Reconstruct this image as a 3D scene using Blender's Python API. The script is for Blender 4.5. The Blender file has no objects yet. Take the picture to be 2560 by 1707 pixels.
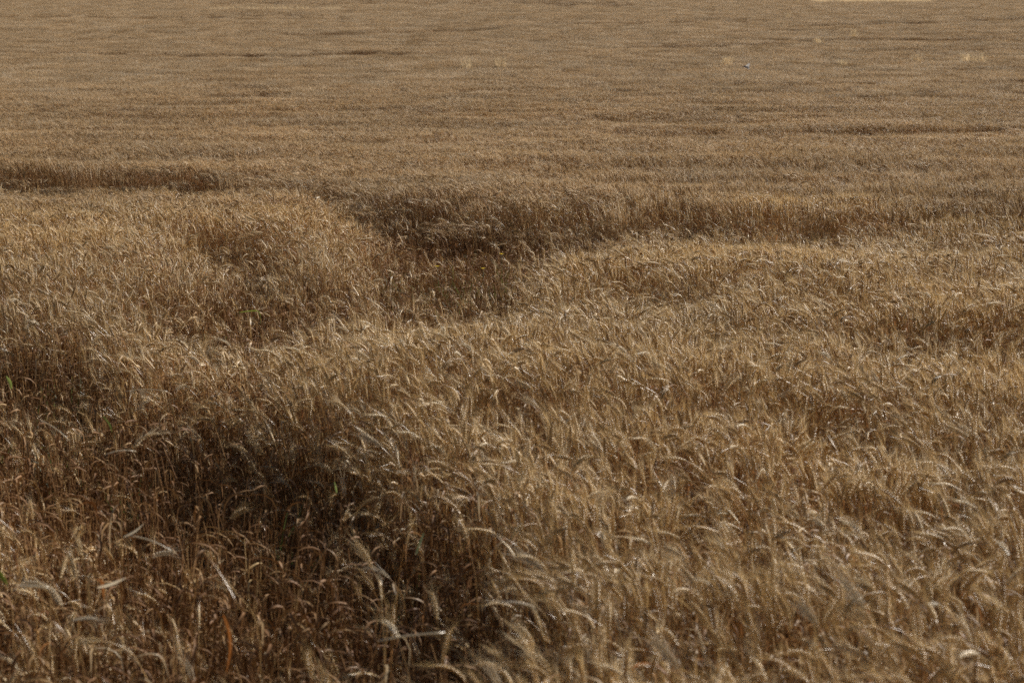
import bpy, math, random
import numpy as np

# ---------------------------------------------------------------- camera, world, sun, exposure
scene = bpy.context.scene
R = math.radians
FPX = 4978.0                       # focal length in pixels of a 2560 px wide frame (70 mm on 36 mm)
CAM_Z = 2.35
PITCH = math.atan((853.5 - 130.0) / FPX)
CANOPY = 0.85
cd = bpy.data.cameras.new('camera')
cam = bpy.data.objects.new('camera', cd)
scene.collection.objects.link(cam)
cam.location = (0, 0, CAM_Z)
cam.rotation_euler = (math.pi / 2 - PITCH, 0, 0)
cd.sensor_width = 36.0
cd.lens = 36.0 * FPX / 2560.0
cd.clip_start = 0.05
cd.clip_end = 3000
cd.dof.use_dof = True
cd.dof.focus_distance = 16.0
cd.dof.aperture_fstop = 5.0
scene.camera = cam

SUN_EL, SUN_AZ = R(31), R(44)      # azimuth measured from the view direction towards the right
w = bpy.data.worlds.new('World'); scene.world = w; w.use_nodes = True
nt = w.node_tree
bg = nt.nodes['Background']
sky = nt.nodes.new('ShaderNodeTexSky'); sky.sky_type = 'NISHITA'; sky.sun_disc = False
sky.sun_elevation = SUN_EL; sky.sun_rotation = SUN_AZ
nt.links.new(sky.outputs[0], bg.inputs[0]); bg.inputs[1].default_value = 0.05
sky.dust_density = 2.5; sky.ozone_density = 0.6
sl = bpy.data.lights.new('sun', 'SUN'); sl.energy = 5.0; sl.angle = R(0.5); sl.color = (1.0, 0.93, 0.83)
so = bpy.data.objects.new('sun', sl); scene.collection.objects.link(so)
so.rotation_euler = (math.pi / 2 - SUN_EL, 0, math.pi - SUN_AZ)
so.location = (0, 0, 30)
scene.view_settings.view_transform = 'Standard'
scene.view_settings.look = 'None'
scene.view_settings.exposure = 0.32
scene.view_settings.gamma = 1.0
cy = scene.cycles
cy.max_bounces = 5; cy.diffuse_bounces = 3; cy.glossy_bounces = 2; cy.transmission_bounces = 3; cy.transparent_max_bounces = 4
cy.use_denoising = False
cy.use_adaptive_sampling = False
cy.sample_clamp_indirect = 4.0; cy.sample_clamp_direct = 3.0

rng = np.random.default_rng(7)
random.seed(7)

# ---------------------------------------------------------------- helpers
def smooth(a, b, x):
    t = np.clip((x - a) / (b - a), 0, 1)
    return t * t * (3 - 2 * t)

def ground_z(x, y):
    y = np.asarray(y, float)
    t = np.maximum(y - 25.0, 0)
    z1 = 0.000305 * np.minimum(t, 85.0) ** 2
    z2 = 0.052 * np.clip(y - 110.0, 0, 240.0)
    t3 = np.clip(y - 350.0, 0, 400.0)
    z3 = 0.052 * t3 - 0.052 * t3 ** 2 / 400.0
    return z1 + z2 + z3

def project(x, y, z):
    dz = z - CAM_Z
    dep = y * math.cos(PITCH) - dz * math.sin(PITCH)
    up = y * math.sin(PITCH) + dz * math.cos(PITCH)
    dep = np.maximum(dep, 0.2)
    return 1280 + FPX * x / dep, 853.5 - FPX * up / dep

def at(px, py, h):
    """ground position (x, y) of the thing whose point at height h over the soil is seen at pixel px, py"""
    dx = (px - 1280) / FPX; dv = (853.5 - py) / FPX
    d = np.array([dx, math.cos(PITCH) + dv * math.sin(PITCH), -math.sin(PITCH) + dv * math.cos(PITCH)])
    t = 2.0
    while t < 500:
        p = np.array([0, 0, CAM_Z]) + d * t
        if p[2] <= float(ground_z(p[0], p[1])) + h:
            break
        t += 0.01 if t < 40 else 0.1
    return float(p[0]), float(p[1])

class Noise:
    def __init__(self, seed, wl, n=14, stretch=1.0):
        r = np.random.default_rng(seed)
        a = r.uniform(0, 2 * math.pi, n); k = 2 * math.pi / (wl * r.uniform(0.6, 1.7, n))
        self.kx = np.cos(a) * k / stretch; self.ky = np.sin(a) * k; self.ph = r.uniform(0, 6.28, n); self.n = n
    def __call__(self, x, y):
        s = 0
        for a, b, c in zip(self.kx, self.ky, self.ph):
            s = s + np.sin(a * x + b * y + c)
        return s / math.sqrt(self.n / 2)

n_big = Noise(1, 9, stretch=1.6); n_mid = Noise(2, 2.6, stretch=1.8); n_small = Noise(3, 0.75)
n_dir = Noise(4, 3.2); n_dir2 = Noise(5, 1.1); n_far = Noise(6, 14, stretch=4.0); n_far2 = Noise(8, 5, stretch=3.0)

# hollows in the crop: far edge (a wall of stalks), near edge, depth in metres; x positions in the frame seen from the road
HOLLOWS = [
    dict(x=[-300, 0, 200, 400, 600, 800, 880, 960], f=[395, 400, 402, 408, 420, 440, 455, 465], n=[470, 474, 474, 478, 484, 492, 500, 505], d=[.40, .40, .38, .30, .26, .25, .24, .0]),
    dict(x=[800, 870, 950, 1050, 1150, 1250, 1340, 1400, 1600, 1800, 1900], f=[462, 468, 480, 486, 488, 500, 512, 500, 492, 500, 520],
         n=[500, 650, 790, 840, 820, 790, 735, 670, 635, 620, 590], d=[0, .40, .52, .58, .62, .62, .60, .46, .38, .32, .0], p=2.6),
    dict(x=[1700, 1850, 2000, 2200, 2400, 2600, 2900], f=[505, 520, 522, 512, 500, 490, 480], n=[580, 600, 600, 580, 565, 550, 540], d=[0, .26, .32, .34, .36, .36, .34]),
    dict(x=[430, 520, 600, 680, 760, 840], f=[560, 545, 540, 545, 560, 580], n=[640, 690, 720, 720, 690, 620], d=[0, .28, .40, .42, .28, 0]),
    dict(x=[330, 450, 600, 750, 900, 1000], f=[655, 640, 630, 625, 620, 635], n=[800, 870, 900, 900, 870, 730], d=[0, .34, .44, .42, .34, 0], p=1.5),
    dict(x=[-400, 0, 150, 300, 420], f=[750, 760, 770, 790, 800], n=[1010, 1010, 1000, 980, 850], d=[.44, .46, .46, .38, 0], p=2.0),
    dict(x=[-400, 0, 150, 250, 400, 550, 700, 850, 1000, 1150, 1300, 1400, 1480], f=[960, 950, 925, 890, 860, 880, 930, 1010, 1065, 1110, 1180, 1300, 1420],
         n=[2500, 2700, 2900, 3000, 3000, 3000, 3000, 3000, 2900, 2700, 2300, 1800, 1560], d=[.36, .40, .48, .54, .58, .60, .60, .68, .66, .58, .52, .34, .0], p=1.0),
    dict(x=[1660, 1730, 1800, 1860], f=[1140, 1130, 1130, 1150], n=[1260, 1330, 1330, 1250], d=[0, .26, .26, 0]),
    dict(x=[2080, 2200, 2320, 2420], f=[1190, 1180, 1190, 1200], n=[1260, 1340, 1340, 1260], d=[0, .2, .2, 0]),
    dict(x=[2250, 2380, 2560, 2700], f=[790, 780, 780, 780], n=[850, 900, 900, 900], d=[0, .08, .09, .09]),
    dict(x=[2000, 2100, 2240, 2360], f=[1000, 990, 990, 1000], n=[1060, 1110, 1110, 1060], d=[0, .14, .14, 0]),
    dict(x=[1500, 1650, 1850, 2000], f=[1500, 1470, 1470, 1490], n=[1600, 1640, 1640, 1600], d=[0, .16, .16, 0]),
    dict(x=[1150, 1250, 1400, 1500], f=[980, 960, 960, 980], n=[1040, 1070, 1070, 1040], d=[0, .12, .12, 0]),
    dict(x=[1200, 1500, 2000, 2700], f=[420, 425, 425, 415], n=[450, 462, 462, 450], d=[0, .13, .14, .13]),
    dict(x=[1400, 1700, 2200, 2700], f=[318, 322, 320, 312], n=[338, 342, 340, 332], d=[0, .16, .18, .16]),
    dict(x=[-200, 300, 700, 1400, 1600], f=[262, 268, 266, 270, 270], n=[276, 282, 280, 284, 280], d=[.1, .14, .12, .12, 0]),
]
def drop_at(x, y):
    """how much lower than the full crop the plant at x, y stands"""
    x = np.asarray(x, float); y = np.asarray(y, float)
    wx = x + 0.10 * n_small(x, y) * np.clip(y / 12, .6, 2); wy = y + 0.012 * y * n_small(x + 9, y + 4)
    px, py = project(wx, wy, ground_z(wx, wy) + CANOPY)
    out = np.zeros_like(px)
    for s in HOLLOWS:
        inside = (px >= s['x'][0]) & (px <= s['x'][-1])
        f = np.interp(px, s['x'], s['f']); n = np.interp(px, s['x'], s['n']); d = np.interp(px, s['x'], s['d'])
        t = (py - f) / (n - f)
        g = smooth(-0.05, 0.04, t) * np.clip(1.0 - np.clip(t, 0, 1) ** s.get('p', 2.6), 0, 1)
        out = np.maximum(out, np.where(inside, d * g, 0))
    return out

# ---------------------------------------------------------------- materials
def new_mat(name, cols, rough=0.5, spec=0.5, trans=0.0, hue_noise=0.0, wild=None):
    """cols: colour ramp stops; position on the ramp = per plant value"""
    m = bpy.data.materials.new(name); m.use_nodes = True
    n = m.node_tree.nodes; l = m.node_tree.links
    b = n['Principled BSDF']; out = n['Material Output']
    att = n.new('ShaderNodeAttribute'); att.attribute_name = 'var'
    oi = n.new('ShaderNodeObjectInfo')
    ma = n.new('ShaderNodeMath'); ma.operation = 'MULTIPLY_ADD'; ma.inputs[1].default_value = 0.45
    l.new(oi.outputs['Random'], ma.inputs[0]); 
    m2 = n.new('ShaderNodeMath'); m2.operation = 'MULTIPLY'; m2.inputs[1].default_value = 0.55
    l.new(att.outputs['Fac'], m2.inputs[0]); l.new(m2.outputs[0], ma.inputs[2])
    cr = n.new('ShaderNodeValToRGB')
    el = cr.color_ramp.elements
    el[0].position = cols[0][0]; el[0].color = (*cols[0][1], 1)
    el[1].position = cols[-1][0]; el[1].color = (*cols[-1][1], 1)
    for p, c in cols[1:-1]:
        e = el.new(p); e.color = (*c, 1)
    l.new(ma.outputs[0], cr.inputs[0])
    # broad patches of riper and paler crop
    geo = n.new('ShaderNodeNewGeometry')
    nz = n.new('ShaderNodeTexNoise'); nz.inputs['Scale'].default_value = 0.35; nz.inputs['Detail'].default_value = 4
    l.new(geo.outputs['Position'], nz.inputs['Vector'])
    mr = n.new('ShaderNodeMapRange'); mr.inputs[1].default_value = 0.3; mr.inputs[2].default_value = 0.7; mr.inputs[3].default_value = 0.86; mr.inputs[4].default_value = 1.12
    l.new(nz.outputs[0], mr.inputs[0])
    hs = n.new('ShaderNodeHueSaturation')
    l.new(mr.outputs[0], hs.inputs['Value']); l.new(cr.outputs[0], hs.inputs['Color'])
    hs.inputs['Saturation'].default_value = 1.0
    l.new(hs.outputs[0], b.inputs['Base Color'])
    b.inputs['Roughness'].default_value = rough
    b.inputs['Specular IOR Level'].default_value = spec
    if trans > 0:
        tr = n.new('ShaderNodeBsdfTranslucent'); mx = n.new('ShaderNodeMixShader'); mx.inputs[0].default_value = trans
        l.new(hs.outputs[0], tr.inputs[0]); l.new(b.outputs[0], mx.inputs[1]); l.new(tr.outputs[0], mx.inputs[2])
        l.new(mx.outputs[0], out.inputs['Surface'])
    return m

EAR_C = [(0.0, (0.32, 0.185, 0.065)), (0.35, (0.54, 0.345, 0.125)), (0.7, (0.68, 0.48, 0.215)), (1.0, (0.86, 0.74, 0.53))]
AWN_C = [(0.0, (0.52, 0.33, 0.12)), (0.5, (0.70, 0.50, 0.235)), (1.0, (0.86, 0.76, 0.56))]
STEM_C = [(0.0, (0.30, 0.125, 0.035)), (0.4, (0.46, 0.25, 0.085)), (0.75, (0.57, 0.39, 0.17)), (1.0, (0.70, 0.56, 0.33))]
LEAF_C = [(0.0, (0.30, 0.11, 0.03)), (0.35, (0.36, 0.20, 0.09)), (0.7, (0.44, 0.31, 0.17)), (1.0, (0.58, 0.47, 0.31))]
M_EAR = new_mat('ripe_ear', EAR_C, 0.36, 0.8, 0.12)
M_AWN = new_mat('awn', AWN_C, 0.28, 0.9, 0.40)
M_STEM = new_mat('straw', STEM_C, 0.27, 0.8, 0.12)
M_LEAF = new_mat('dry_leaf', LEAF_C, 0.5, 0.4, 0.40)
M_TILLER = new_mat('shade_brown_straw', [(0.0, (0.13, 0.055, 0.018)), (0.5, (0.24, 0.12, 0.045)), (0.85, (0.36, 0.22, 0.09)), (1.0, (0.50, 0.35, 0.16))], 0.65, 0.2, 0.1)  # rusty brown, darkened further so the hollows look shaded
M_PALE = new_mat('bleached_straw', [(0, (0.62, 0.52, 0.36)), (1, (0.80, 0.72, 0.56))], 0.3, 0.8, 0.35)
M_PALE_EAR = new_mat('sunlit_white_ear', [(0, (0.56, 0.47, 0.34)), (1, (0.70, 0.62, 0.48))], 0.4, 0.4, 0.45)  # white shine of sunlit ears put into a paler colour
M_RUST = new_mat('rust_leaf', [(0, (0.26, 0.09, 0.02)), (1, (0.36, 0.14, 0.04))], 0.5, 0.4, 0.4)
M_GREEN = new_mat('green_leaf', [(0, (0.05, 0.085, 0.02)), (1, (0.13, 0.17, 0.045))], 0.45, 0.4, 0.4)
M_LIME = new_mat('lime_leaf', [(0, (0.20, 0.27, 0.04)), (1, (0.30, 0.36, 0.06))], 0.45, 0.4, 0.45)
M_YELLOW = new_mat('yellow_petal', [(0, (0.75, 0.50, 0.02)), (1, (0.85, 0.65, 0.03))], 0.5, 0.4, 0.4)
M_WEED = new_mat('pale_grass', [(0, (0.68, 0.52, 0.31)), (1, (0.84, 0.70, 0.47))], 0.7, 0.2, 0.45)
M_WHITE = new_mat('white_feather', [(0, (0.50, 0.49, 0.48)), (1, (0.56, 0.55, 0.54))], 0.8, 0.1, 0.3)
M_GREY = new_mat('grey_feather', [(0, (0.22, 0.20, 0.20)), (1, (0.28, 0.26, 0.27))], 0.7, 0.2)

def duller(cols, k=.87, d=.16):  # greys and darkens a ramp to imitate distance haze
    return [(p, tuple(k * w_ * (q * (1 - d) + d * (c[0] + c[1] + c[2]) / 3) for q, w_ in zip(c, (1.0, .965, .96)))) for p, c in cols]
M_EAR_M = new_mat('ripe_ear_middle', duller(EAR_C, .93, .08), 0.5, 0.4, 0.12)  # middle crop colours get a milder share of the painted haze
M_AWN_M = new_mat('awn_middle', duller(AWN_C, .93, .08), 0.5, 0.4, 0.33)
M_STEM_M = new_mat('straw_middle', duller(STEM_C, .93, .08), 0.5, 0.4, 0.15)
EAR_C, AWN_C, STEM_C = duller(EAR_C), duller(AWN_C), duller(STEM_C)      # distance haze is put into the far crop's colours as greying
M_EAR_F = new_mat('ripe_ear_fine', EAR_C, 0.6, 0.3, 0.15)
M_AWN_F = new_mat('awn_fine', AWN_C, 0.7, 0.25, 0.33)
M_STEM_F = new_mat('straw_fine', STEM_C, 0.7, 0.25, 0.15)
def soil_mat():
    m = bpy.data.materials.new('soil'); m.use_nodes = True
    n = m.node_tree.nodes; l = m.node_tree.links; b = n['Principled BSDF']
    geo = n.new('ShaderNodeNewGeometry')
    nz = n.new('ShaderNodeTexNoise'); nz.inputs['Scale'].default_value = 9; nz.inputs['Detail'].default_value = 8
    l.new(geo.outputs['Position'], nz.inputs['Vector'])
    cr = n.new('ShaderNodeValToRGB'); e = cr.color_ramp.elements
    e[0].position = 0.35; e[0].color = (0.022, 0.014, 0.008, 1); e[1].position = 0.7; e[1].color = (0.085, 0.055, 0.032, 1)
    l.new(nz.outputs[0], cr.inputs[0]); l.new(cr.outputs[0], b.inputs['Base Color']); b.inputs['Roughness'].default_value = 0.95
    bp = n.new('ShaderNodeBump'); bp.inputs['Strength'].default_value = 0.8; bp.inputs['Distance'].default_value = 0.04
    l.new(nz.outputs[0], bp.inputs['Height']); l.new(bp.outputs[0], b.inputs['Normal'])
    return m
M_SOIL = soil_mat()

# ---------------------------------------------------------------- mesh collector
class MB:
    def __init__(self):
        self.v = []; self.f = []; self.m = []; self.a = []
    def add(self, vs, fs, mi=0, var=0.5):
        o = len(self.v); self.v.extend([tuple(p) for p in vs]); self.a.extend([var] * len(vs))
        for f in fs:
            self.f.append(tuple(o + i for i in f)); self.m.append(mi)
    def tube(self, pts, rads, n=3, mi=0, var=0.5, closed=True):
        pts = np.asarray(pts, float); k = len(pts); vs = []
        for i in range(k):
            t = pts[min(i + 1, k - 1)] - pts[max(i - 1, 0)]; t = t / (np.linalg.norm(t) + 1e-9)
            a = np.cross(t, (0.13, 0.97, 0.2)); a /= np.linalg.norm(a) + 1e-9; b = np.cross(t, a)
            for j in range(n):
                q = 2 * math.pi * j / n
                vs.append(pts[i] + (a * math.cos(q) + b * math.sin(q)) * rads[i])
        fs = [(i * n + j, i * n + (j + 1) % n, (i + 1) * n + (j + 1) % n, (i + 1) * n + j) for i in range(k - 1) for j in range(n)]
        if closed:
            fs.append(tuple(range(n))[::-1]); fs.append(tuple((k - 1) * n + j for j in range(n)))
        self.add(vs, fs, mi, var)
    def blade(self, pts, wid, side, mi=0, var=0.5, fold=0.25):
        """a leaf: ribbon with a folded midrib"""
        pts = np.asarray(pts, float); side = np.asarray(side, float); k = len(pts); vs = []; fs = []
        for i in range(k):
            t = pts[min(i + 1, k - 1)] - pts[max(i - 1, 0)]; t /= np.linalg.norm(t) + 1e-9
            s = side - t * np.dot(side, t); s /= np.linalg.norm(s) + 1e-9
            nn = np.cross(t, s)
            vs += [pts[i] - s * wid[i] / 2, pts[i] - nn * wid[i] * fold, pts[i] + s * wid[i] / 2]
        for i in range(k - 1):
            fs += [(3 * i, 3 * i + 1, 3 * i + 4, 3 * i + 3), (3 * i + 1, 3 * i + 2, 3 * i + 5, 3 * i + 4)]
        self.add(vs, fs, mi, var)
    def mesh(self, name, mats, smooth_shade=True):
        me = bpy.data.meshes.new(name); me.from_pydata(self.v, [], self.f)
        for m in mats: me.materials.append(m)
        me.polygons.foreach_set('material_index', self.m)
        if smooth_shade: me.polygons.foreach_set('use_smooth', [True] * len(self.f))
        at_ = me.attributes.new('var', 'FLOAT', 'POINT'); at_.data.foreach_set('value', self.a)
        me.update()
        return me
    def merge(self, o, dm=0):
        k = len(self.v); self.v += o.v; self.a += o.a
        self.f += [tuple(i + k for i in f) for f in o.f]; self.m += [m + dm for m in o.m]

# ---------------------------------------------------------------- one wheat stalk
def path_of(length, lean, neck, tip, ear_len, r):
    """stem points, ear frame points; the stalk nods towards -x"""
    N = 14; s_list = [0, .2, .42, .6, .74, .84, .90, .94, .97, 1.0]
    pts = []; p = np.zeros(3); last = 0; bow = r.uniform(-.05, .05)
    out = [p.copy()]
    for k in range(1, len(s_list)):
        s0, s1 = s_list[k - 1], s_list[k]; sm = (s0 + s1) / 2
        th = lean + (neck - lean) * float(smooth(0.72, 1.0, sm)) 
        yw = bow * math.sin(sm * 3.1)
        p = p + length * (s1 - s0) * np.array([-math.sin(th), yw, math.cos(th)])
        out.append(p.copy())
    ear = [p.copy()]; K = 12
    for k in range(K):
        th = neck + (tip - neck) * ((k + .5) / K)
        p = p + ear_len / K * np.array([-math.sin(th), bow * .3, math.cos(th)])
        ear.append(p.copy())
    return out, ear

def stalk_parts(r, height, neck, tip, detail=2, leaves=None, ear_len=None, fat=1.0):
    """returns dict of collectors: stem, ear, awns, leaves; height = how high the top of the stalk stands"""
    ear_len = ear_len or r.uniform(.08, .115); lean = r.uniform(0.0, 0.09)
    # stem length so that the highest point is at HEIGHT
    L = height
    for _ in range(4):
        st, er = path_of(L, lean, neck, tip, ear_len, random.Random(1))
        top = max(p[2] for p in st + er); L += height - top
    bow_r = random.Random(r.random())
    st, er = path_of(L, lean, neck, tip, ear_len, bow_r)
    var = r.random()
    P = {}
    m = MB()
    rads = [.0019, .0019, .0018, .0017, .0015, .0013, .0012, .0012, .0012, .0012]
    m.tube(st, [q * fat for q in rads], 4 if detail == 2 else 3, 0, var * .8 + r.uniform(0, .2), closed=False)
    if detail == 2:                                    # a swollen node
        for k in (2, 4):
            q = np.array(st[k]); d = np.array(st[k + 1]) - q; d /= np.linalg.norm(d)
            m.tube([q - d * .004, q, q + d * .004], [.0019, .0029, .0018], 4, 0, var * .5, closed=False)
    P['stem'] = m
    # ear: alternating spikelets on both sides of the rachis
    er = np.array(er); K = len(er) - 1
    m = MB(); aw = MB()
    roll = r.uniform(0, math.pi)
    ns = int(ear_len / .0052)
    m.tube(er[::3], [.0022, .0021, .002, .0016, .0008][:len(er[::3])], 3, 0, var * .8, closed=False)
    for i in range(ns + 1):
        u = (i + .3) / (ns + 1) * K; k = min(int(u), K - 1); c = er[k] + (er[k + 1] - er[k]) * (u - k)
        t = er[k + 1] - er[k]; t /= np.linalg.norm(t)
        a = np.cross(t, (0, 1, 0)); a /= np.linalg.norm(a); b = np.cross(t, a)
        s = a * math.cos(roll) + b * math.sin(roll); q = np.cross(t, s)
        sg = 1 if i % 2 else -1
        env = 0.62 + 0.38 * math.sin(math.pi * min(1, (i + 1.5) / ns * .92))
        ln = .0140 * env * r.uniform(.9, 1.1)
        ax = t * math.cos(.58) + s * sg * math.sin(.58); ax /= np.linalg.norm(ax)
        sd = np.cross(ax, q); wq = .0048 * env; ws = .0035 * env
        if i == ns: ax = t; sg = 0
        base = c + s * sg * .0012
        vs = [base]
        for (h, wr) in ((.28, 1.0), (.62, .92)):
            for j in range(5 if detail == 2 else 4):
                g = 2 * math.pi * j / (5 if detail == 2 else 4)
                vs.append(base + ax * ln * h + (q * math.cos(g) * wq + sd * math.sin(g) * ws) * wr)
        vs.append(base + ax * ln)
        n5 = 5 if detail == 2 else 4
        fs = [(0, 1 + (j + 1) % n5, 1 + j) for j in range(n5)]
        fs += [(1 + j, 1 + (j + 1) % n5, 1 + n5 + (j + 1) % n5, 1 + n5 + j) for j in range(n5)]
        fs += [(1 + n5 + j, 1 + n5 + (j + 1) % n5, 1 + 2 * n5) for j in range(n5)]
        m.add(vs, fs, 0, min(1, max(0, var + r.uniform(-.15, .15))))
        na = (2 if r.random() < .35 else 1) if detail == 2 else (1 if r.random() < .8 else 0)
        for e in range(na):
            al = r.uniform(.045, .078) * (0.8 + .2 * env)
            sp = r.uniform(.12, .42)
            d = t * math.cos(sp) + (s * sg * r.uniform(.5, 1.1) + q * r.uniform(-1, 1)) * math.sin(sp); d /= np.linalg.norm(d)
            p0 = base + ax * ln * .8; p1 = p0 + d * al * .5; p2 = p1 + (d * .97 + t * .06 + np.array([0, 0, -.03])) * al * .5
            wd = np.cross(d, np.array([r.uniform(-1, 1), r.uniform(-1, 1), r.uniform(-1, 1)])); wd /= np.linalg.norm(wd) + 1e-9
            ww = .00027 if detail == 2 else .0004
            aw.add([p0 - wd * ww, p0 + wd * ww, p1 - wd * ww * .8, p1 + wd * ww * .8, p2], [(0, 1, 3, 2), (2, 3, 4)], 0, min(1, max(0, var + r.uniform(-.3, .3))))
    P['ear'] = m; P['awns'] = aw
    lv = MB(); LL_ = []; nl = leaves if leaves is not None else r.choice([1, 2, 2, 3])
    st = np.array(st)
    for _ in range(nl):
        k = r.choice([2, 3, 4, 5]); base = st[k]
        az = r.uniform(0, 2 * math.pi); out = np.array([math.cos(az), math.sin(az), 0])
        LL = r.uniform(.12, .24); up0 = r.uniform(.2, 1.0); pts = [base]; p = base.copy(); ang = up0
        seg = 7; tw = r.uniform(-.35, .35)
        dro = r.uniform(.45, .75)
        for j in range(seg):
            ang -= dro * (0.6 + .15 * j) * .75
            ang = max(ang, -1.5)
            o2 = out * math.cos(tw * j) + np.array([-out[1], out[0], 0]) * math.sin(tw * j)
            p = p + LL / seg * (o2 * math.cos(ang) + np.array([0, 0, math.sin(ang)])); pts.append(p.copy())
        wid = [.004, .0085, .009, .0085, .007, .005, .003, .0006]
        wid = [q * r.uniform(.75, 1.1) for q in wid]
        one = MB(); one.blade(pts, wid, (-out[1], out[0], r.uniform(-.5, .5)), 0, r.random(), r.uniform(.1, .4))
        lv.merge(one); LL_.append(one)
    P['leaves'] = lv; P['leaf_list'] = LL_
    return P

MATS = {'stem': M_STEM, 'ear': M_EAR, 'awns': M_AWN, 'leaves': M_LEAF}
ORDER = ['stem', 'ear', 'awns', 'leaves']
def whole(P):
    m = MB()
    for i, k in enumerate(ORDER): m.merge(P[k], i)
    return m

HEIGHTS = [.16, .26, .36, .46, .56, .66, .76, .85]
POSES = [(.05, .10), (.16, .34), (.42, .58), (.60, .85), (.78, 1.3), (1.1, 1.7), (.45, 1.5), (1.5, 2.4)]
NSET = 2                                         # two differently grown stalks for every pose and height
rr = random.Random(11)
VARS = []                                       # VARS[height][pose] = parts
for h in HEIGHTS:
    VARS.append([stalk_parts(rr, h, n_ + rr.uniform(-.08, .08), t_ + rr.uniform(-.15, .15), ear_len=rr.uniform(*e_)) for e_ in ((.080, .104), (.058, .085)) for n_, t_ in POSES])

# ---------------------------------------------------------------- scatter of the single stalks (near field)
Y0, Y1 = 2.9, 23.0
DENS = 340
half = lambda y: 0.2571 * y * 1.04 + 0.9
area = 2 * half(Y1) * (Y1 - Y0)
n = int(area * DENS)
X = rng.uniform(-half(Y1), half(Y1), n); Y = rng.uniform(Y0, Y1, n)
keep = (np.abs(X) < half(Y)) & (Y < 18.5 + 4.5 * rng.random(len(X))); X, Y = X[keep], Y[keep]
drop = drop_at(X, Y)
qx, qy = project(X, Y, ground_z(X, Y) + CANOPY)
sparse = smooth(1300, 1130, qx + 25 * np.sin(qy * .03)) * smooth(1150, 1330, qy) * (.50 + .50 * smooth(120, 420, qx))      # the thin crop of the lower left corner
left_open = smooth(1020, 700, qx) * smooth(585, 640, qy) * (1 - sparse) * np.clip(.72 + .5 * n_small(X * .6, Y * .5), 0, 1)   # patchy, thinner stand on the left
thin = rng.random(len(X)) < 1 - np.maximum(np.maximum(0.50 * np.clip(drop / .5, 0, 1), .52 * sparse), .60 * left_open)
X, Y, drop, sparse, left_open = X[thin], Y[thin], drop[thin], sparse[thin], left_open[thin]
H = CANOPY - drop * rng.normal(1, .16, len(X)) + .042 * n_mid(X, Y) + .034 * n_small(X, Y) - np.abs(rng.normal(0, .065, len(X))) * (1 + 1.3 * left_open + 1.0 * sparse) - .10 * left_open + .02
H = np.where(rng.random(len(X)) < .05 * sparse, rng.uniform(.7, .9, len(X)), H)
H = np.where(rng.random(len(X)) < .12, H * rng.uniform(.6, .95, len(X)), H)
H = np.clip(H, .13, .93)
hi = np.abs(H[:, None] - np.array(HEIGHTS)[None, :]).argmin(1)
sc = H / np.array(HEIGHTS)[hi]
px, py = project(X, Y, ground_z(X, Y) + H)
upright = .42 + .45 * smooth(1250, 1900, px) * smooth(620, 480, py) + .12 * n_dir2(X + 5, Y)
up = rng.random(len(X)) < upright
pose = np.where(up, rng.integers(0, 3, len(X)), rng.choice([2, 2, 3, 3, 4, 4, 4, 5, 5, 6, 6, 7], len(X)))
vset = rng.integers(0, NSET, len(X))
# nodding direction: mostly to the left, combed in patches
ang = .15 + .75 * n_dir(X, Y) * .7 + rng.normal(0, .9, len(X))
flip = rng.random(len(X)) < .28
ang = np.where(flip, rng.uniform(0, 2 * math.pi, len(X)), ang)
tilt = np.abs(rng.normal(0, .07, len(X))) + np.clip(drop, 0, .5) * .22 * rng.random(len(X)) + (rng.random(len(X)) < .05) * rng.uniform(.15, .6, len(X))
tdir = rng.uniform(0, 2 * math.pi, len(X))
RX = tilt * np.cos(tdir); RY = tilt * np.sin(tdir) - .05
Z = ground_z(X, Y) - .01

# ---------------------------------------------------------------- geometry nodes field
def proto_obj(name, me):
    return bpy.data.objects.new(name, me)      # source shape only, never linked to the scene

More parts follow.
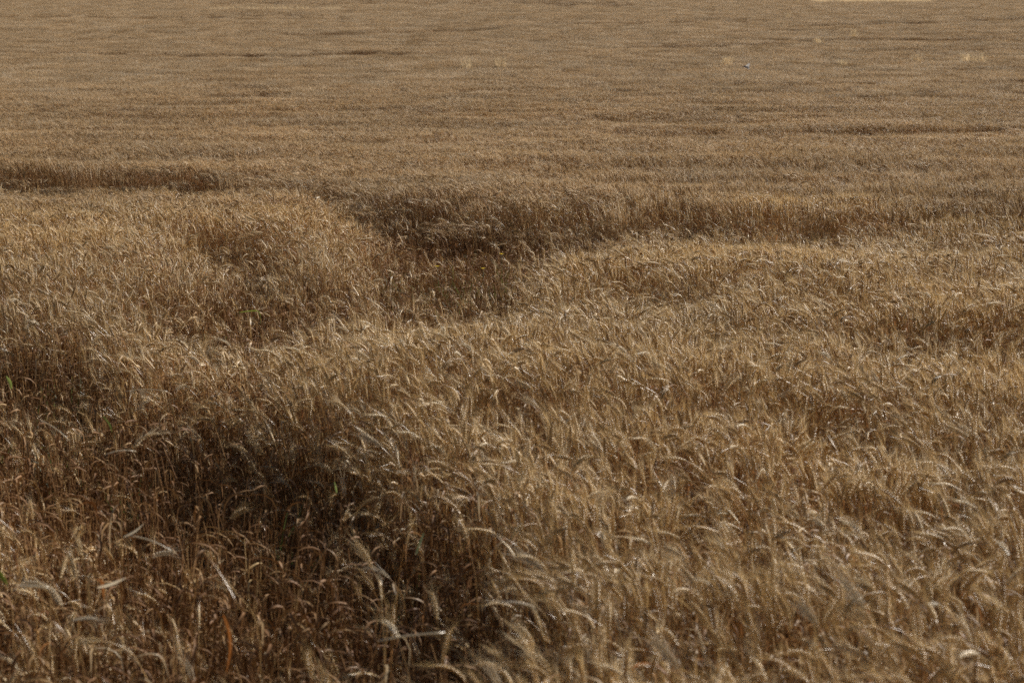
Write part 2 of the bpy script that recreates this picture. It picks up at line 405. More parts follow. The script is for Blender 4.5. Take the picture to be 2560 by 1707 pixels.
def field_object(name, label, cat, X, Y, Z, RX, RY, RZ, S, IDX, protos, SZ=None):
    me = bpy.data.meshes.new(name)
    me.from_pydata(np.stack([X, Y, Z], 1).tolist(), [], [])
    a = me.attributes.new('rot', 'FLOAT_VECTOR', 'POINT'); a.data.foreach_set('vector', np.stack([RX, RY, RZ], 1).astype(np.float32).ravel())
    SZ = S if SZ is None else SZ
    a = me.attributes.new('sc', 'FLOAT_VECTOR', 'POINT'); a.data.foreach_set('vector', np.stack([S, S, SZ], 1).astype(np.float32).ravel())
    a = me.attributes.new('idx', 'INT', 'POINT'); a.data.foreach_set('value', np.asarray(IDX, np.int32))
    ob = bpy.data.objects.new(name, me); scene.collection.objects.link(ob)
    ng = bpy.data.node_groups.new(name + '_nodes', 'GeometryNodeTree')
    ng.interface.new_socket('Geometry', in_out='INPUT', socket_type='NodeSocketGeometry')
    ng.interface.new_socket('Geometry', in_out='OUTPUT', socket_type='NodeSocketGeometry')
    N = ng.nodes; Lk = ng.links
    gi = N.new('NodeGroupInput'); go = N.new('NodeGroupOutput')
    m2p = N.new('GeometryNodeMeshToPoints'); iop = N.new('GeometryNodeInstanceOnPoints')
    gti = N.new('GeometryNodeJoinGeometry')
    # multi-input sockets stack newest first, so link the prototypes in reverse
    for p in reversed(protos):
        oi = N.new('GeometryNodeObjectInfo'); oi.inputs['Object'].default_value = p
        oi.inputs['As Instance'].default_value = False
        g2 = N.new('GeometryNodeGeometryToInstance')
        Lk.new(oi.outputs['Geometry'], g2.inputs[0]); Lk.new(g2.outputs[0], gti.inputs[0])
    def named(nm, typ):
        q = N.new('GeometryNodeInputNamedAttribute'); q.data_type = typ; q.inputs['Name'].default_value = nm; return q.outputs[0]
    Lk.new(gi.outputs[0], m2p.inputs[0]); Lk.new(m2p.outputs[0], iop.inputs['Points'])
    Lk.new(gti.outputs[0], iop.inputs['Instance']); iop.inputs['Pick Instance'].default_value = True
    Lk.new(named('idx', 'INT'), iop.inputs['Instance Index'])
    e2r = N.new('FunctionNodeEulerToRotation'); Lk.new(named('rot', 'FLOAT_VECTOR'), e2r.inputs[0])
    Lk.new(e2r.outputs[0], iop.inputs['Rotation']); Lk.new(named('sc', 'FLOAT_VECTOR'), iop.inputs['Scale'])
    Lk.new(iop.outputs[0], go.inputs[0])
    md = ob.modifiers.new('scatter', 'NODES'); md.node_group = ng
    ob['kind'] = 'stuff'; ob['label'] = label; ob['category'] = cat
    return ob

# pick the 300 stalks that show largest: nearest ones whose top is inside the frame
cand = (px > 15) & (px < 2545) & (py < 1668) & (py > 900) & (Y > 4.2)
order = np.argsort(np.where(cand, Y - (H - .5) * .6, 1e9))
N_IND = 276
ind = order[:N_IND]
rest = np.ones(len(X), bool); rest[ind] = False
protos = []
for i, row in enumerate(VARS):
    for j, P in enumerate(row):
        protos.append(proto_obj('wheat_stalk_source', whole(P).mesh('wheat_stalk_shape', [MATS[k] for k in ORDER])))
# The source list must keep the order of hi * len(POSES) + pose
field_object('wheat_crop', 'dense ripe bearded wheat standing in the near and middle field', 'wheat',
             X[rest], Y[rest], Z[rest], RX[rest], RY[rest], ang[rest], sc[rest], hi[rest] * len(POSES) * NSET + vset[rest] * len(POSES) + pose[rest], protos)
print('near stalks', rest.sum())

# individuals -------------------------------------------------
part_mesh = {}
def meshes_for(hk, pk, pale=False):
    key = (hk, pk, pale)
    if key not in part_mesh:
        P = VARS[hk][pk]; d = {}
        for k in ORDER[:3]:
            d[k] = P[k].mesh(k, [M_PALE_EAR if (pale and k != 'stem') else MATS[k]])
        d['leaves'] = [q.mesh('leaf', [M_LEAF]) for q in P['leaf_list']]
        part_mesh[key] = d
    return part_mesh[key]

def link(o, parent=None):
    scene.collection.objects.link(o)
    if parent is not None: o.parent = parent
    return o
def wheat_stalk(x, y, rz, rx, ry, s, ms, label, group=None):
    t = link(bpy.data.objects.new('wheat_stalk', None))
    t.location = (x, y, float(ground_z(x, y)) - .01); t.rotation_euler = (rx, ry, rz); t.scale = (s, s, s)
    t.empty_display_size = .02
    t['label'] = label; t['category'] = 'wheat stalk'
    if group: t['group'] = group
    link(bpy.data.objects.new('stem', ms['stem']), t)
    e = link(bpy.data.objects.new('ear', ms['ear']), t)
    link(bpy.data.objects.new('awns', ms['awns']), e)
    for q in ms['leaves']: link(bpy.data.objects.new('leaf', q), t)
    return t

for i in ind:
    lx = px[i]; a = math.atan2(math.sin(ang[i]), math.cos(ang[i]))
    p_ = ('upright ear' if pose[i] < 2 else 'slightly tilted ear' if pose[i] == 2 else
          ('nodding ear' if pose[i] in (3, 4) else 'deeply hooked ear') + (' bowed left' if abs(a) < .9 else ' bowed right' if abs(a) > 2.2 else ''))
    low = drop[i] > .15
    zone = ('in the dark hollow at lower left' if low and lx < 640 else 'in the dark hollow at bottom centre' if low else
            'in the front left corner' if lx < 640 else 'in front at bottom centre' if lx < 1400 else
            'in front right of centre' if lx < 2000 else 'in the front right corner')
    lab = 'ripe wheat stalk with %s, %s' % (p_, zone)
    wheat_stalk(float(X[i]), float(Y[i]), float(ang[i]), float(RX[i]), float(RY[i]), float(sc[i]),
                meshes_for(int(hi[i]), int(pose[i] + vset[i] * len(POSES))), lab, 'wheat stalks along the front of the field')

# ---------------------------------------------------------------- middle field: small clumps of stalks
def clump(r, count, size, detail, hsig=.05, pick=None):
    m = MB()
    for _ in range(count):
        n_, t_ = r.choice(POSES if pick is None else [POSES[q] for q in pick])
        P = stalk_parts(r, max(.5, .83 - abs(r.gauss(0, hsig))), n_ + r.uniform(-.1, .1), t_ + r.uniform(-.2, .2), 1, leaves=r.choice([0, 1, 1]), fat=1.2)
        s = whole(P)
        a = r.gauss(0.1, .8) if r.random() < .8 else r.uniform(0, 6.28); ca, sa = math.cos(a), math.sin(a)
        ox, oy = r.uniform(-size / 2, size / 2), r.uniform(-size / 2, size / 2); tx, ty = r.gauss(0, .05), r.gauss(0, .05)
        s.v = [(x * ca - y * sa + ox + tx * z, x * sa + y * ca + oy + ty * z, z) for x, y, z in s.v]
        m.merge(s)
    return m
rc = random.Random(5)
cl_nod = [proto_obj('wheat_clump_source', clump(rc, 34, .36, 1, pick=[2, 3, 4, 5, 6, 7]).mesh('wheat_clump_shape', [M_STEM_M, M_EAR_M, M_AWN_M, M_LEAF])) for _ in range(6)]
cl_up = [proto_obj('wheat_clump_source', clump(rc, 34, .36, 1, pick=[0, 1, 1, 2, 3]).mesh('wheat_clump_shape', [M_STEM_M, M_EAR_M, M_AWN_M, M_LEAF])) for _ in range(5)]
Ya, Yb = 18.5, 66.0
half2 = lambda y: 0.2571 * y * 1.04 + 1.5
n = int(2 * half2(Yb) * (Yb - Ya) * 9.5)
gx_, gy_ = np.meshgrid(np.arange(-half2(Yb), half2(Yb), .29), np.arange(Ya, Yb, .29)); gx_, gy_ = gx_.ravel(), gy_.ravel()
X2 = gx_ + rng.uniform(-.12, .12, len(gx_)); Y2 = gy_ + rng.uniform(-.12, .12, len(gx_))
k2 = (np.abs(X2) < half2(Y2)) & (Y2 > 18.5 + 4.5 * rng.random(len(X2))) & (Y2 < 50 + 16 * rng.random(len(X2))); X2, Y2 = X2[k2], Y2[k2]
d2 = drop_at(X2, Y2)
H2 = 1 - d2 / CANOPY + .03 * n_mid(X2, Y2) + .035 * n_big(X2, Y2) + rng.normal(0, .02, len(X2))
p2x, p2y = project(X2, Y2, ground_z(X2, Y2) + CANOPY)
u2 = rng.random(len(X2)) < .25 + .5 * smooth(1200, 1800, p2x) * smooth(300, 420, p2y)
idx2 = np.where(u2, 6 + rng.integers(0, 5, len(X2)), rng.integers(0, 6, len(X2)))
field_object('wheat_crop', 'ripe wheat of the middle field, ears crowded together beyond the hollows', 'wheat',
             X2, Y2, ground_z(X2, Y2), np.zeros(len(X2)), np.zeros(len(X2)), .5 * n_dir(X2, Y2) + rng.normal(0, .5, len(X2)),
             np.ones(len(X2)), idx2, cl_nod + cl_up, SZ=H2)
print('mid clumps', len(X2))

# ---------------------------------------------------------------- far slope: patches of simple stalks
def far_patch(r, count, size):
    m = MB()
    for _ in range(count):
        x, y = r.uniform(-size / 2, size / 2), r.uniform(-size / 2, size / 2); h = .84 - abs(r.gauss(0, .07)); var = r.random()
        a = r.gauss(0, 1.0) + math.pi; dx, dy = math.cos(a), math.sin(a); th = r.uniform(.2, 1.9)
        st = np.array([(x, y, 0), (x + dx * .02, y + dy * .02, h * .6), (x + dx * .04, y + dy * .04, h - .05)])
        m.tube(st, [.0022, .0022, .0018], 3, 0, var * .8, closed=False)
        b = st[-1]; e1 = b + .045 * np.array([dx * math.sin(th * .6), dy * math.sin(th * .6), math.cos(th * .6)])
        e2 = e1 + .045 * np.array([dx * math.sin(th), dy * math.sin(th), math.cos(th)])
        m.tube([b, (b + e1) / 2, e1, (e1 + e2) / 2, e2], [.002, .0065, .0068, .006, .001], 4, 1, var, closed=False)
        for q in range(6):
            s0 = b + (e2 - b) * r.uniform(.3, 1); d = (e2 - e1) / .045; d = d + np.array([r.uniform(-.45, .45) for _ in range(3)]); d /= np.linalg.norm(d)
            wv = np.cross(d, (r.uniform(-1, 1), r.uniform(-1, 1), .3)); wv /= np.linalg.norm(wv) + 1e-9
            m.add([s0 - wv * .0016, s0 + wv * .0016, s0 + d * .07], [(0, 1, 2)], 2, var)
        if r.random() < .4:
            o = np.array([r.uniform(-1, 1), r.uniform(-1, 1), 0]); z0 = h * r.uniform(.5, .8)
            p = np.array((x, y, z0)); m.blade([p, p + o * .06 + (0, 0, .02), p + o * .11 + (0, 0, -.04)], [.008, .009, .002], (-o[1], o[0], .2), 3, r.random())
    return m
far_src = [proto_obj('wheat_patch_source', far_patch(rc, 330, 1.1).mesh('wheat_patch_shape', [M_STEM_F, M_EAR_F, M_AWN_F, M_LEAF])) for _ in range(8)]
Yc, Yd = 50.0, 262.0
half3 = lambda y: 0.2571 * y * 1.02 + 2.0
n = int(2 * half3(Yd) * (Yd - Yc) * 1.25)
def grid(hw, ya, yb, st, jit):
    gx_, gy_ = np.meshgrid(np.arange(-hw, hw, st), np.arange(ya, yb, st))
    gx_, gy_ = gx_.ravel(), gy_.ravel()
    return gx_ + rng.uniform(-jit, jit, len(gx_)), gy_ + rng.uniform(-jit, jit, len(gx_))
X3, Y3 = grid(half3(Yd), Yc, Yd, .95, .25)
k3 = (np.abs(X3) < half3(Y3)) & (Y3 > 50 + 16 * rng.random(len(X3))); X3, Y3 = X3[k3], Y3[k3]
# wheel tracks and thin strips running across the slope (x0, x1, y at x0, y at x1, strength, thickness in m)
STRIPS = [(700, 1260, 86, 72, .5, 3.0), (300, 1130, 140, 133, .42, 2.2), (740, 1130, 132, 132, .5, 2.5), (-100, 760, 128, 142, .3, 2.0), (400, 1000, 198, 193, .28, 1.5), (-100, 900, 40, 46, .3, 4),
          (1330, 1600, 5, 12, .6, 9), (1560, 2000, 118, 106, .4, 4), (1900, 2560, 100, 97, .4, 3), (2000, 2400, 62, 56, .35, 4), (2400, 2700, 50, 44, .35, 4),
          (1350, 1950, 60, 52, .25, 4), (560, 800, 34, 38, .35, 8), (2100, 2700, 128, 118, .25, 2), (500, 1400, 8, 6, .3, 5), (1150, 1700, 188, 190, .2, 1.5),
          (1700, 2700, 210, 205, .25, 1.5), (1300, 1700, 205, 207, .25, 1.5), (2300, 2700, 172, 168, .2, 1.5)]
def far_drop(x, y):
    qx, qy = project(x, y, ground_z(x, y) + CANOPY)
    o = np.zeros_like(qx)
    for x0, x1, ya, yb, s, th in STRIPS:
        e = smooth(x0, x0 + 60, qx) * smooth(x1, x1 - 60, qx)
        cy_ = ya + (yb - ya) * (qx - x0) / (x1 - x0) + 1.2 * np.sin(qx * .021 + x0)
        pxm = 1.1 + (qy > 100) * (qy - 100) * .012
        hw = max(th, 1.6) * pxm * .6
        o = np.maximum(o, s * e * np.exp(-((qy - cy_) / hw) ** 2) * (0.65 + .35 * np.sin(qx * .05 + x0 * 3)))
    return o
H3 = 1 + .010 * n_far(X3, Y3) + .008 * n_far2(X3, Y3) + rng.normal(0, .008, len(X3)) - far_drop(X3, Y3) * 1.0
H3 = np.clip(H3, .2, 1.25)
field_object('wheat_crop', 'distant ripe wheat rising up the slope at the back', 'wheat',
             X3, Y3, ground_z(X3, Y3), np.zeros(len(X3)) + .04, np.zeros(len(X3)), rng.normal(0, .6, len(X3)), np.ones(len(X3)), rng.integers(0, 8, len(X3)), far_src, SZ=H3)
print('far patches', len(X3))

# ---------------------------------------------------------------- ground sheet
ys = np.concatenate([np.linspace(-30, 30, 31), np.linspace(34, 350, 80), np.linspace(360, 1200, 60)])
xs = np.linspace(-500, 500, 41)
g = MB()
vs = [(x, y, float(ground_z(x, y))) for y in ys for x in xs]; nx = len(xs)
g.add(vs, [(j * nx + i, j * nx + i + 1, (j + 1) * nx + i + 1, (j + 1) * nx + i) for j in range(len(ys) - 1) for i in range(nx - 1)])
gob = link(bpy.data.objects.new('ground', g.mesh('ground', [M_SOIL]))); gob['kind'] = 'structure'

# ---------------------------------------------------------------- green undergrowth and straw litter in the hollows
def tuft_shape(r, mat_i, count, hmax):
    m = MB()
    for _ in range(count):
        az = r.uniform(0, 6.28); o = np.array([math.cos(az), math.sin(az), 0]); h = hmax * r.uniform(.5, 1); b = np.array([r.uniform(-.03, .03), r.uniform(-.03, .03), 0])
        bend = r.uniform(.1, .7)
        pts = [b + o * h * bend * t * t + np.array([0, 0, h * t * (1 - .25 * bend * t)]) for t in (0, .25, .5, .75, 1)]
        m.blade(pts, [.004, .006, .006, .004, .0008], (-o[1], o[0], 0), 0, r.random())
    return m
gt = [proto_obj('grass_tuft_source', tuft_shape(rc, 0, 9, .34).mesh('grass_tuft_shape', [M_GREEN])) for _ in range(5)]
n = 60000
XG = rng.uniform(-5.5, 5.5, n); YG = rng.uniform(4.5, 20, n)
dg = drop_at(XG, YG); gx, gy = project(XG, YG, ground_z(XG, YG) + .35)
zone_a = np.exp(-(((gx - 1090) / 190) ** 2 + ((gy - 735) / 60) ** 2))
zone_b = np.exp(-(((gx - 110) / 160) ** 2 + ((gy - 1030) / 120) ** 2))
zone_c = np.exp(-(((gx - 520) / 140) ** 2 + ((gy - 620) / 30) ** 2))
prob = np.clip(dg / .5, 0, 1) * .003 + zone_a * .10 + zone_b * .05 + zone_c * .03
kk = rng.random(n) < prob; XG, YG = XG[kk], YG[kk]
field_object('green_undergrowth', 'green grass blades growing low between the stalks in the hollows', 'grass', XG, YG, ground_z(XG, YG), rng.normal(0, .1, len(XG)), rng.normal(0, .1, len(XG)),
             rng.uniform(0, 6.28, len(XG)), rng.uniform(.8, 1.5, len(XG)), rng.integers(0, 5, len(XG)), gt)
lit = []
for _ in range(4):
    m = MB()
    for _ in range(16):
        x, y = rc.uniform(-.12, .12), rc.uniform(-.12, .12); a = rc.uniform(0, 6.28); Ls = rc.uniform(.05, .22); z = rc.uniform(.004, .06)
        m.tube([(x, y, z), (x + Ls * math.cos(a), y + Ls * math.sin(a), z + rc.uniform(-.0, .06))], [.0017, .0017], 3, 0, rc.random())
    lit.append(proto_obj('straw_litter_source', m.mesh('straw_litter_shape', [M_STEM])))
n = 3500
XL = rng.uniform(-5.5, 5.5, n); YL = rng.uniform(3, 20, n); kk = (drop_at(XL, YL) > .12); XL, YL = XL[kk], YL[kk]
field_object('straw_litter', 'broken dry straw lying on the soil under the thin crop', 'straw', XL, YL, ground_z(XL, YL), np.zeros(len(XL)), np.zeros(len(XL)), rng.uniform(0, 6.28, len(XL)),
             np.ones(len(XL)), rng.integers(0, 4, len(XL)), lit)

# short barren side stems with their withered leaves: added to darken the hollows, shade put into their brown
tl = []
for _ in range(10):
    m = MB()
    for _ in range(3):
        h = rc.uniform(.34, .50); P = stalk_parts(rc, h + .02, .1, .15, 1, leaves=rc.choice([1, 2, 2]), fat=1.15)
        ox, oy, tx, ty = rc.uniform(-.05, .05), rc.uniform(-.05, .05), rc.gauss(0, .10), rc.gauss(0, .10)
        for q in (P['stem'], P['leaves']):
            q.v = [(x + ox + tx * z, y + oy + ty * z, z) for x, y, z in q.v]; m.merge(q)
    tl.append(proto_obj('side_stem_source', m.mesh('side_stem_shape', [M_TILLER])))
n = int(2 * 5.6 * 18 * 150)
XT = rng.uniform(-5.6, 5.6, n); YT = rng.uniform(3.4, 21.4, n); kk = np.abs(XT) < half(YT); XT, YT = XT[kk], YT[kk]
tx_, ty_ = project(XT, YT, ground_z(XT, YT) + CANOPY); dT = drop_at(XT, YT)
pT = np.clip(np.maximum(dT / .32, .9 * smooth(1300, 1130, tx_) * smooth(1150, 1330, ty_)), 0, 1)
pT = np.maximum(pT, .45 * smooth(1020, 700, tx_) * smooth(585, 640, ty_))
kk = rng.random(len(XT)) < pT; XT, YT, dT = XT[kk], YT[kk], dT[kk]
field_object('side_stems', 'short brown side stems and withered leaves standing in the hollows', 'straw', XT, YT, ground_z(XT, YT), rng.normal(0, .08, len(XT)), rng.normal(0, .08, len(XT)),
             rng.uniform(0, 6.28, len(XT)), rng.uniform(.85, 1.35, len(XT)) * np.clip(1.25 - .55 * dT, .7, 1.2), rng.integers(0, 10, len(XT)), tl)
print('side stems', len(XT))

# ---------------------------------------------------------------- single things that stand out
def single(name, cat, label, mb, mat, loc=(0, 0, 0), group=None):
    o = link(bpy.data.objects.new(name, mb.mesh(name, [mat]))); o.location = loc
    o['label'] = label; o['category'] = cat
    if group: o['group'] = group
    return o

def pt(px_, py_, depth):
    """point on the ray through a pixel at distance DEPTH along y"""
    dx = (px_ - 1280) / FPX; dv = (853.5 - py_) / FPX
    d = np.array([dx, math.cos(PITCH) + dv * math.sin(PITCH), -math.sin(PITCH) + dv * math.cos(PITCH)])
    return np.array([0, 0, CAM_Z]) + d * (depth / d[1])

def straw(label, a, b, depth_a, depth_b, mat=M_PALE, rad=.0021, cat='straw', bend=.01):
    p, q = pt(*a, depth_a), pt(*b, depth_b); m = MB()
    pts = [p + (q - p) * t + np.array([0, 0, bend * math.sin(math.pi * t)]) for t in np.linspace(0, 1, 7)]
    c = pts[0].copy(); m.tube([x - c for x in pts], [rad] * 7, 5, 0, .6)
    return single('broken_straw', cat, label, m, mat, tuple(c))
def leafb(label, pix, depth, wmax, mat, cat='leaf', name='dry_leaf', ddepth=.05, side=(0, .4, 1)):
    P_ = [pt(x, y, depth + ddepth * k) for k, (x, y) in enumerate(pix)]
    pts = []
    for k in range(len(P_) - 1):
        for t in (0, .33, .66): pts.append(P_[k] * (1 - t) + P_[k + 1] * t)
    pts.append(P_[-1]); n_ = len(pts); pts = np.array(pts)
    for _ in range(2): pts[1:-1] = (pts[:-2] + pts[1:-1] * 2 + pts[2:]) / 4
    c = pts[0].copy(); m = MB()
    wid = [wmax * (.15 + .85 * math.sin(math.pi * min(1, .12 + .86 * k / (n_ - 1)))) for k in range(n_)]
    m.blade(pts - c, wid, side, 0, .5, .15)
    return single(name, cat, label, m, mat, tuple(c))

leafb('short pale curved leaf catching the sun over the darkest part of the lower left hollow', [(310, 1341), (330, 1332), (346, 1322), (359, 1308)], 5.95, .009, M_PALE, side=(.2, -.6, 1))
leafb('pale straight leaf blade pointing right beside the rust orange bent leaf', [(244, 1468), (270, 1462), (292, 1454), (314, 1444)], 5.3, .008, M_PALE)
leafb('rust orange bent leaf under a pale wheat ear at lower left', [(236, 1450), (250, 1447), (257, 1458), (260, 1500)], 5.35, .010, M_RUST, side=(1, .2, .2))
leafb('rust orange leaf fork hanging in the shade left of the lower hollow', [(200, 1262), (220, 1250), (238, 1262), (246, 1300)], 6.2, .011, M_RUST, side=(.6, .2, 1))
leafb('long curling rust brown leaf in the shade at bottom left of centre', [(558, 1536), (572, 1570), (578, 1620), (566, 1680)], 5.1, .007, M_RUST, side=(1, .1, 0))
leafb('lime green leaf tip at the left edge of the frame near the bottom', [(-14, 1420), (0, 1434), (10, 1448), (20, 1462)], 5.6, .014, M_LIME, side=(.5, .2, .6))
leafb('lime green leaf standing at the left edge above the large hollow', [(28, 972), (26, 956), (20, 946), (16, 940)], 9.3, .015, M_LIME, side=(1, .2, 0))
leafb('small bright green leaf halfway up the stalks of the large hollow', [(842, 1232), (840, 1222), (838, 1212), (836, 1204)], 7.6, .007, M_LIME, side=(1, .2, 0))
leafb('green blade crossing the stalks near the top left of the large hollow', [(258, 1040), (268, 1052), (275, 1062), (280, 1080)], 8.0, .008, M_GREEN, side=(1, .2, 0))
leafb('green grass blade kinked at a right angle in the middle left hollow', [(598, 781), (626, 777), (651, 776), (652, 812)], 11.6, .007, M_LIME, side=(.3, .3, 1), name='grass_blade', cat='grass blade', ddepth=.01)
leafb('dark green broad blade among shaded stalks at bottom centre', [(1040, 1385), (1046, 1366), (1054, 1345), (1060, 1330)], 6.2, .006, M_GREEN, side=(1, .2, 0), name='grass_blade', cat='grass blade')
straw('pale straight straw lying level across the dark stalks at bottom centre', (946, 1601), (1112, 1581), 4.95, 5.0, rad=.0026, bend=.004)
straw('short thick pale straw lying level near the lower left edge', (48, 1464), (120, 1469), 5.2, 5.2, rad=.0036, bend=.002)
straw('thin pale straw slanting down to the right below the short curved leaf', (325, 1338), (440, 1383), 5.9, 5.95, rad=.0019)
straw('tan straw leaning steeply down to the right through the lower hollow', (512, 1382), (598, 1520), 5.6, 5.5, mat=M_STEM, rad=.0028)
straw('fine straw lying almost level above the shaded stalks at left', (262, 1137), (340, 1128), 7.2, 7.3, rad=.0018)
straw('pair of long straws leaning right at the left hollow, upper one', (100, 1050), (175, 1102), 7.8, 7.8, rad=.0019)
straw('tan straw slanting down to the right near the lower left corner', (120, 1548), (176, 1608), 5.0, 5.0, mat=M_STEM, rad=.003)
straw('fine straw lying level across the top of the left hollow', (310, 979), (418, 978), 8.6, 8.6, rad=.0016)

# hero stalks: ears one can pick out
def hero(label, px_, py_, h, pose_, az, s=1.0, pale=False, lean=(0, 0)):
    hk = int(np.abs(np.array(HEIGHTS) - h).argmin()); x, y = at(px_, py_, h)
    return wheat_stalk(x, y, az, lean[0], lean[1], h / HEIGHTS[hk] * s, meshes_for(hk, pose_, pale), label)
HERO = [
    ('large pale wheat ear arched over to the left, alone against dark stalks', 1478, 1496, .80, 5, .1, 1.0, True),
    ('pale wheat ear bowed left above the bottom centre hollow', 1030, 1412, .55, 4, .1, 1.0, True),
    ('whitish wheat ear with braided grains bowed left at centre of the hollow rim', 1440, 1366, .84, 4, .2, 1.0, True),
    ('white sunlit wheat ear nodding in the front right crop', 2420, 1462, .86, 5, .9, 1.0, True),
    ('white wheat ear pointing steeply left in the front right crop', 2135, 1490, .86, 3, .3, 1.0, True),
    ('white sunlit ear near the bottom edge right of centre', 1805, 1625, .88, 3, .2, 1.05, True),
    ('white fuzzy ear near the bottom edge at centre', 1310, 1640, .86, 2, .3, 1.0, True),
    ('long slanting pale ear running down to the right in the front right crop', 2270, 1520, .88, 3, -.1, 1.1, True),
    ('long wheat ear hanging down to the right beside the dark left hollow', 290, 1150, .80, 6, 3.0, 1.15, False),
    ('pale ear curling over at the lower left beside the bent orange leaf', 205, 1440, .62, 5, .3, 1.0, True),
    ('pale ear hooked over at the far lower left', 95, 1512, .72, 5, 2.7, 1.0, True),
    ('white short ear standing against dark stalks at bottom left of centre', 512, 1640, .46, 1, .3, 1.0, True),
    ('curved pale ear hooked to the right below the short curved leaf', 335, 1372, .50, 5, 2.9, 1.0, True),
    ('whitish ear drooping to the left at the top rim of the large hollow', 1020, 1075, .84, 4, .2, 1.0, True),
    ('pale ear lit white amid the crop at middle right', 2220, 900, .86, 3, .3, 1.0, True),
]
for q in HERO: hero(*q)

# yellow flowers in the middle hollow
def flower(label, px_, py_, h):
    x, y = at(px_, py_, h)
    t = link(bpy.data.objects.new('yellow_flower', None)); t.location = (x, y, float(ground_z(x, y)))
    t['label'] = label; t['category'] = 'flower'; t['group'] = 'yellow flowers in the middle hollow'
    m = MB(); m.tube([(0, 0, 0), (.008, 0, h * .5), (0, 0, h)], [.002, .0018, .0015], 5); link(bpy.data.objects.new('stem', m.mesh('stem', [M_GREEN])), t)
    m = MB()
    for k in range(5):
        a = k * 1.2566; o = np.array([math.cos(a), math.sin(a), 0]); b = np.array([0, 0, h])
        m.blade([b, b + o * .009 + (0, 0, .006), b + o * .019 + (0, 0, .008), b + o * .026 + (0, 0, .004)], [.004, .013, .014, .002], (-o[1], o[0], 0), 0, .5, .1)
    link(bpy.data.objects.new('petals', m.mesh('petals', [M_YELLOW])), t)
flower('small bright yellow flower under a pale leaf, highest in the middle hollow', 1254, 636, .55)
flower('small yellow flower at the left of the middle hollow', 1094, 667, .52)
flower('small ochre yellow flower low in the middle hollow', 1208, 672, .50)

# pale wild grass tufts on the far slope
def wild_tuft(label, px_, py_, hpx, wpx, nb=60):
    x, y = at(px_, py_ + hpx * .15, CANOPY); sc_ = y / FPX; h = CANOPY + hpx * .95 * sc_; wd = wpx * sc_ / 2
    r = random.Random(int(px_ * 7 + py_)); m = MB()
    for _ in range(nb):
        bx = r.gauss(0, wd * .45); by = r.gauss(0, .15); hh = CANOPY + (h - CANOPY) * r.uniform(-.1, 1.1); o = r.gauss(0, .10); o2 = r.gauss(0, .1)
        pts = [(bx, by, 0), (bx + o * .3, by + o2 * .3, hh * .5), (bx + o, by + o2, hh)]
        m.blade(pts, [.010, .022, .006], (1, r.uniform(-1, 1), 0), 0, r.random())
        for q in range(5):
            c = np.array(pts[2]) - (0, 0, r.uniform(0, .3)); d = np.array([r.uniform(-.07, .07), r.uniform(-.05, .05), r.uniform(.03, .09)])
            m.blade([c, c + d * .5, c + d], [.008, .026, .006], (0.7, .7, 0), 0, r.random())
    o = single('wild_grass_tuft', 'grass tuft', label, m, M_WEED, (x, y, float(ground_z(x, y))), 'pale grass tufts on the far slope')
TUFTS = [('brightest pale grass tuft rising from the far slope above centre', 1167, 165, 24, 16), ('thin pale grass tuft right of the brightest one above centre', 1251, 163, 26, 14),
         ('short leaning pale tuft just left of the flying bird', 1816, 158, 20, 10), ('small pale grass spike pair on the upper right slope', 2136, 88, 18, 10),
         ('tiny pale tuft left of the spike pair on the upper right slope', 2044, 104, 9, 6), ('small white tuft on the slope right of the bird', 2106, 158, 10, 10),
         ('pale yellow grass spike at the far right, left one of three', 2414, 150, 18, 7), ('pale yellow grass spike at the far right, middle one of three', 2432, 152, 18, 6),
         ('pale yellow grass spike at the far right, right and widest one of three', 2453, 151, 20, 10), ('faint buff tuft between the white tuft and the far right spikes', 2290, 150, 18, 16),
         ('faint buff tuft highest on the slope right of centre', 1969, 42, 12, 8), ('pale tuft at the top left of the straw strip edge', 1993, 2, 8, 8)]
for t in TUFTS: wild_tuft(*t)

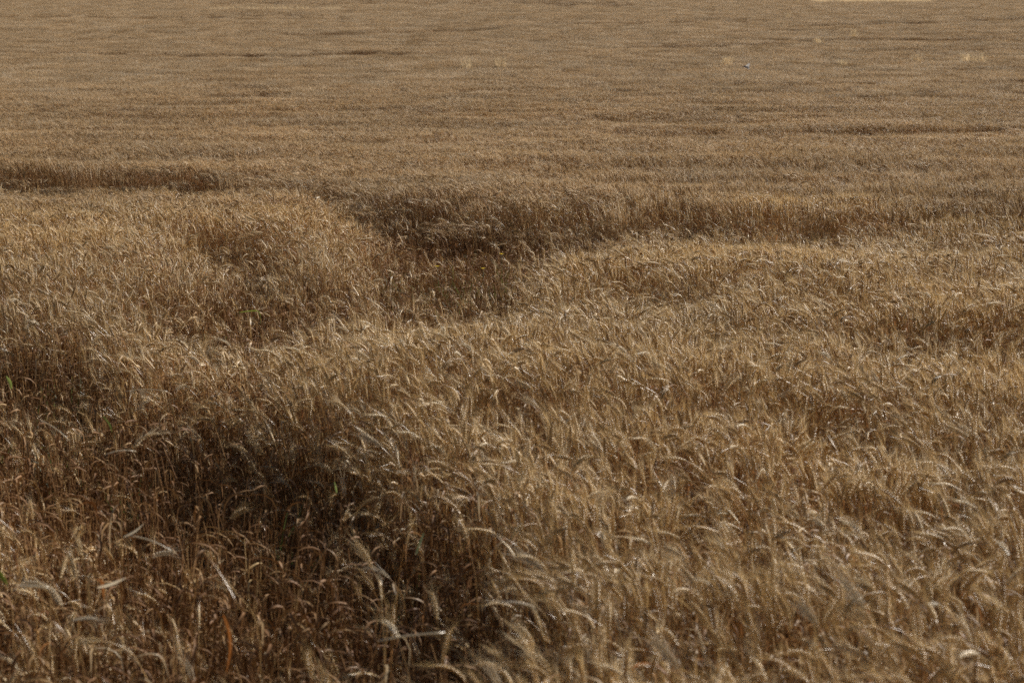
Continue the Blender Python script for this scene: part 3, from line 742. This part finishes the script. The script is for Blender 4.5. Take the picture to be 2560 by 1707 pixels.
# strips of pale dry grass far up the slope
def pale_strip(label, x0, x1, py_, hpx, n_):
    r = random.Random(int(x0)); m = MB(); xa, ya = at(x0, py_, CANOPY); xb, yb = at(x1, py_, CANOPY); base = np.array([xa, ya, float(ground_z(xa, ya))])
    for _ in range(n_):
        t = r.random(); x = xa + (xb - xa) * t - xa; y = r.gauss(0, .8) + (yb - ya) * t; z = float(ground_z(xa + x, ya + y)) - base[2]
        dens = .55 + .45 * math.sin(t * 23 + x0) * math.sin(t * 9.3)
        if r.random() > dens: continue
        hh = CANOPY + hpx * ya / FPX * r.uniform(.1, 1.0) * math.sin(math.pi * min(1, max(0, .08 + .84 * t))) ** .5
        o, o2 = r.gauss(0, .08), r.gauss(0, .08)
        m.blade([(x, y, z), (x + o * .3, y + o2 * .3, z + hh * .5), (x + o, y + o2, z + hh)], [.008, .022, .006], (1, r.uniform(-1, 1), 0), 0, r.random())
    o = single('dry_grass', 'dry grass', label, m, M_WEED, tuple(base)); o['kind'] = 'stuff'
pale_strip('pale dry grass strip along the top right edge of the wheat', 2030, 2330, 3, 10, 5200)
pale_strip('buff dry grass strip in the wheat at the upper left', 520, 850, 22, 8, 1300)

# ---------------------------------------------------------------- small bird flying low over the far wheat
bp_ = pt(1866, 168, 62.0)
bird = link(bpy.data.objects.new('bird', None)); bird.location = tuple(bp_)
bird['label'] = 'small white and grey bird flying low over the far wheat, right of centre'; bird['category'] = 'bird'
m = MB(); m.tube([(-.13, 0, .0), (-.10, 0, .008), (-.04, 0, .010), (.02, 0, .004), (.06, -.01, -.004), (.085, -.012, 0), (.105, -.014, -.004)], [.003, .014, .026, .028, .02, .016, .003], 8, 0, .5)
link(bpy.data.objects.new('body', m.mesh('body', [M_GREY])), bird)
m = MB(); m.blade([(.0, -.02, .01), (.04, -.05, .05), (.075, -.07, .085), (.10, -.08, .11)], [.07, .085, .06, .01], (1, 0, -.6), 0, .5, .04)
m.blade([(.0, -.03, .01), (.035, -.05, -.02), (.07, -.06, -.05), (.085, -.065, -.075)], [.06, .075, .045, .008], (1, 0, .6), 0, .5, .04)
link(bpy.data.objects.new('wing', m.mesh('wing', [M_WHITE])), bird)
m = MB(); m.blade([(-.10, 0, .005), (-.15, 0, -.005), (-.20, 0, -.02)], [.02, .03, .036], (0, 1, .3), 0, .5, .04)
link(bpy.data.objects.new('tail', m.mesh('tail', [M_WHITE])), bird)
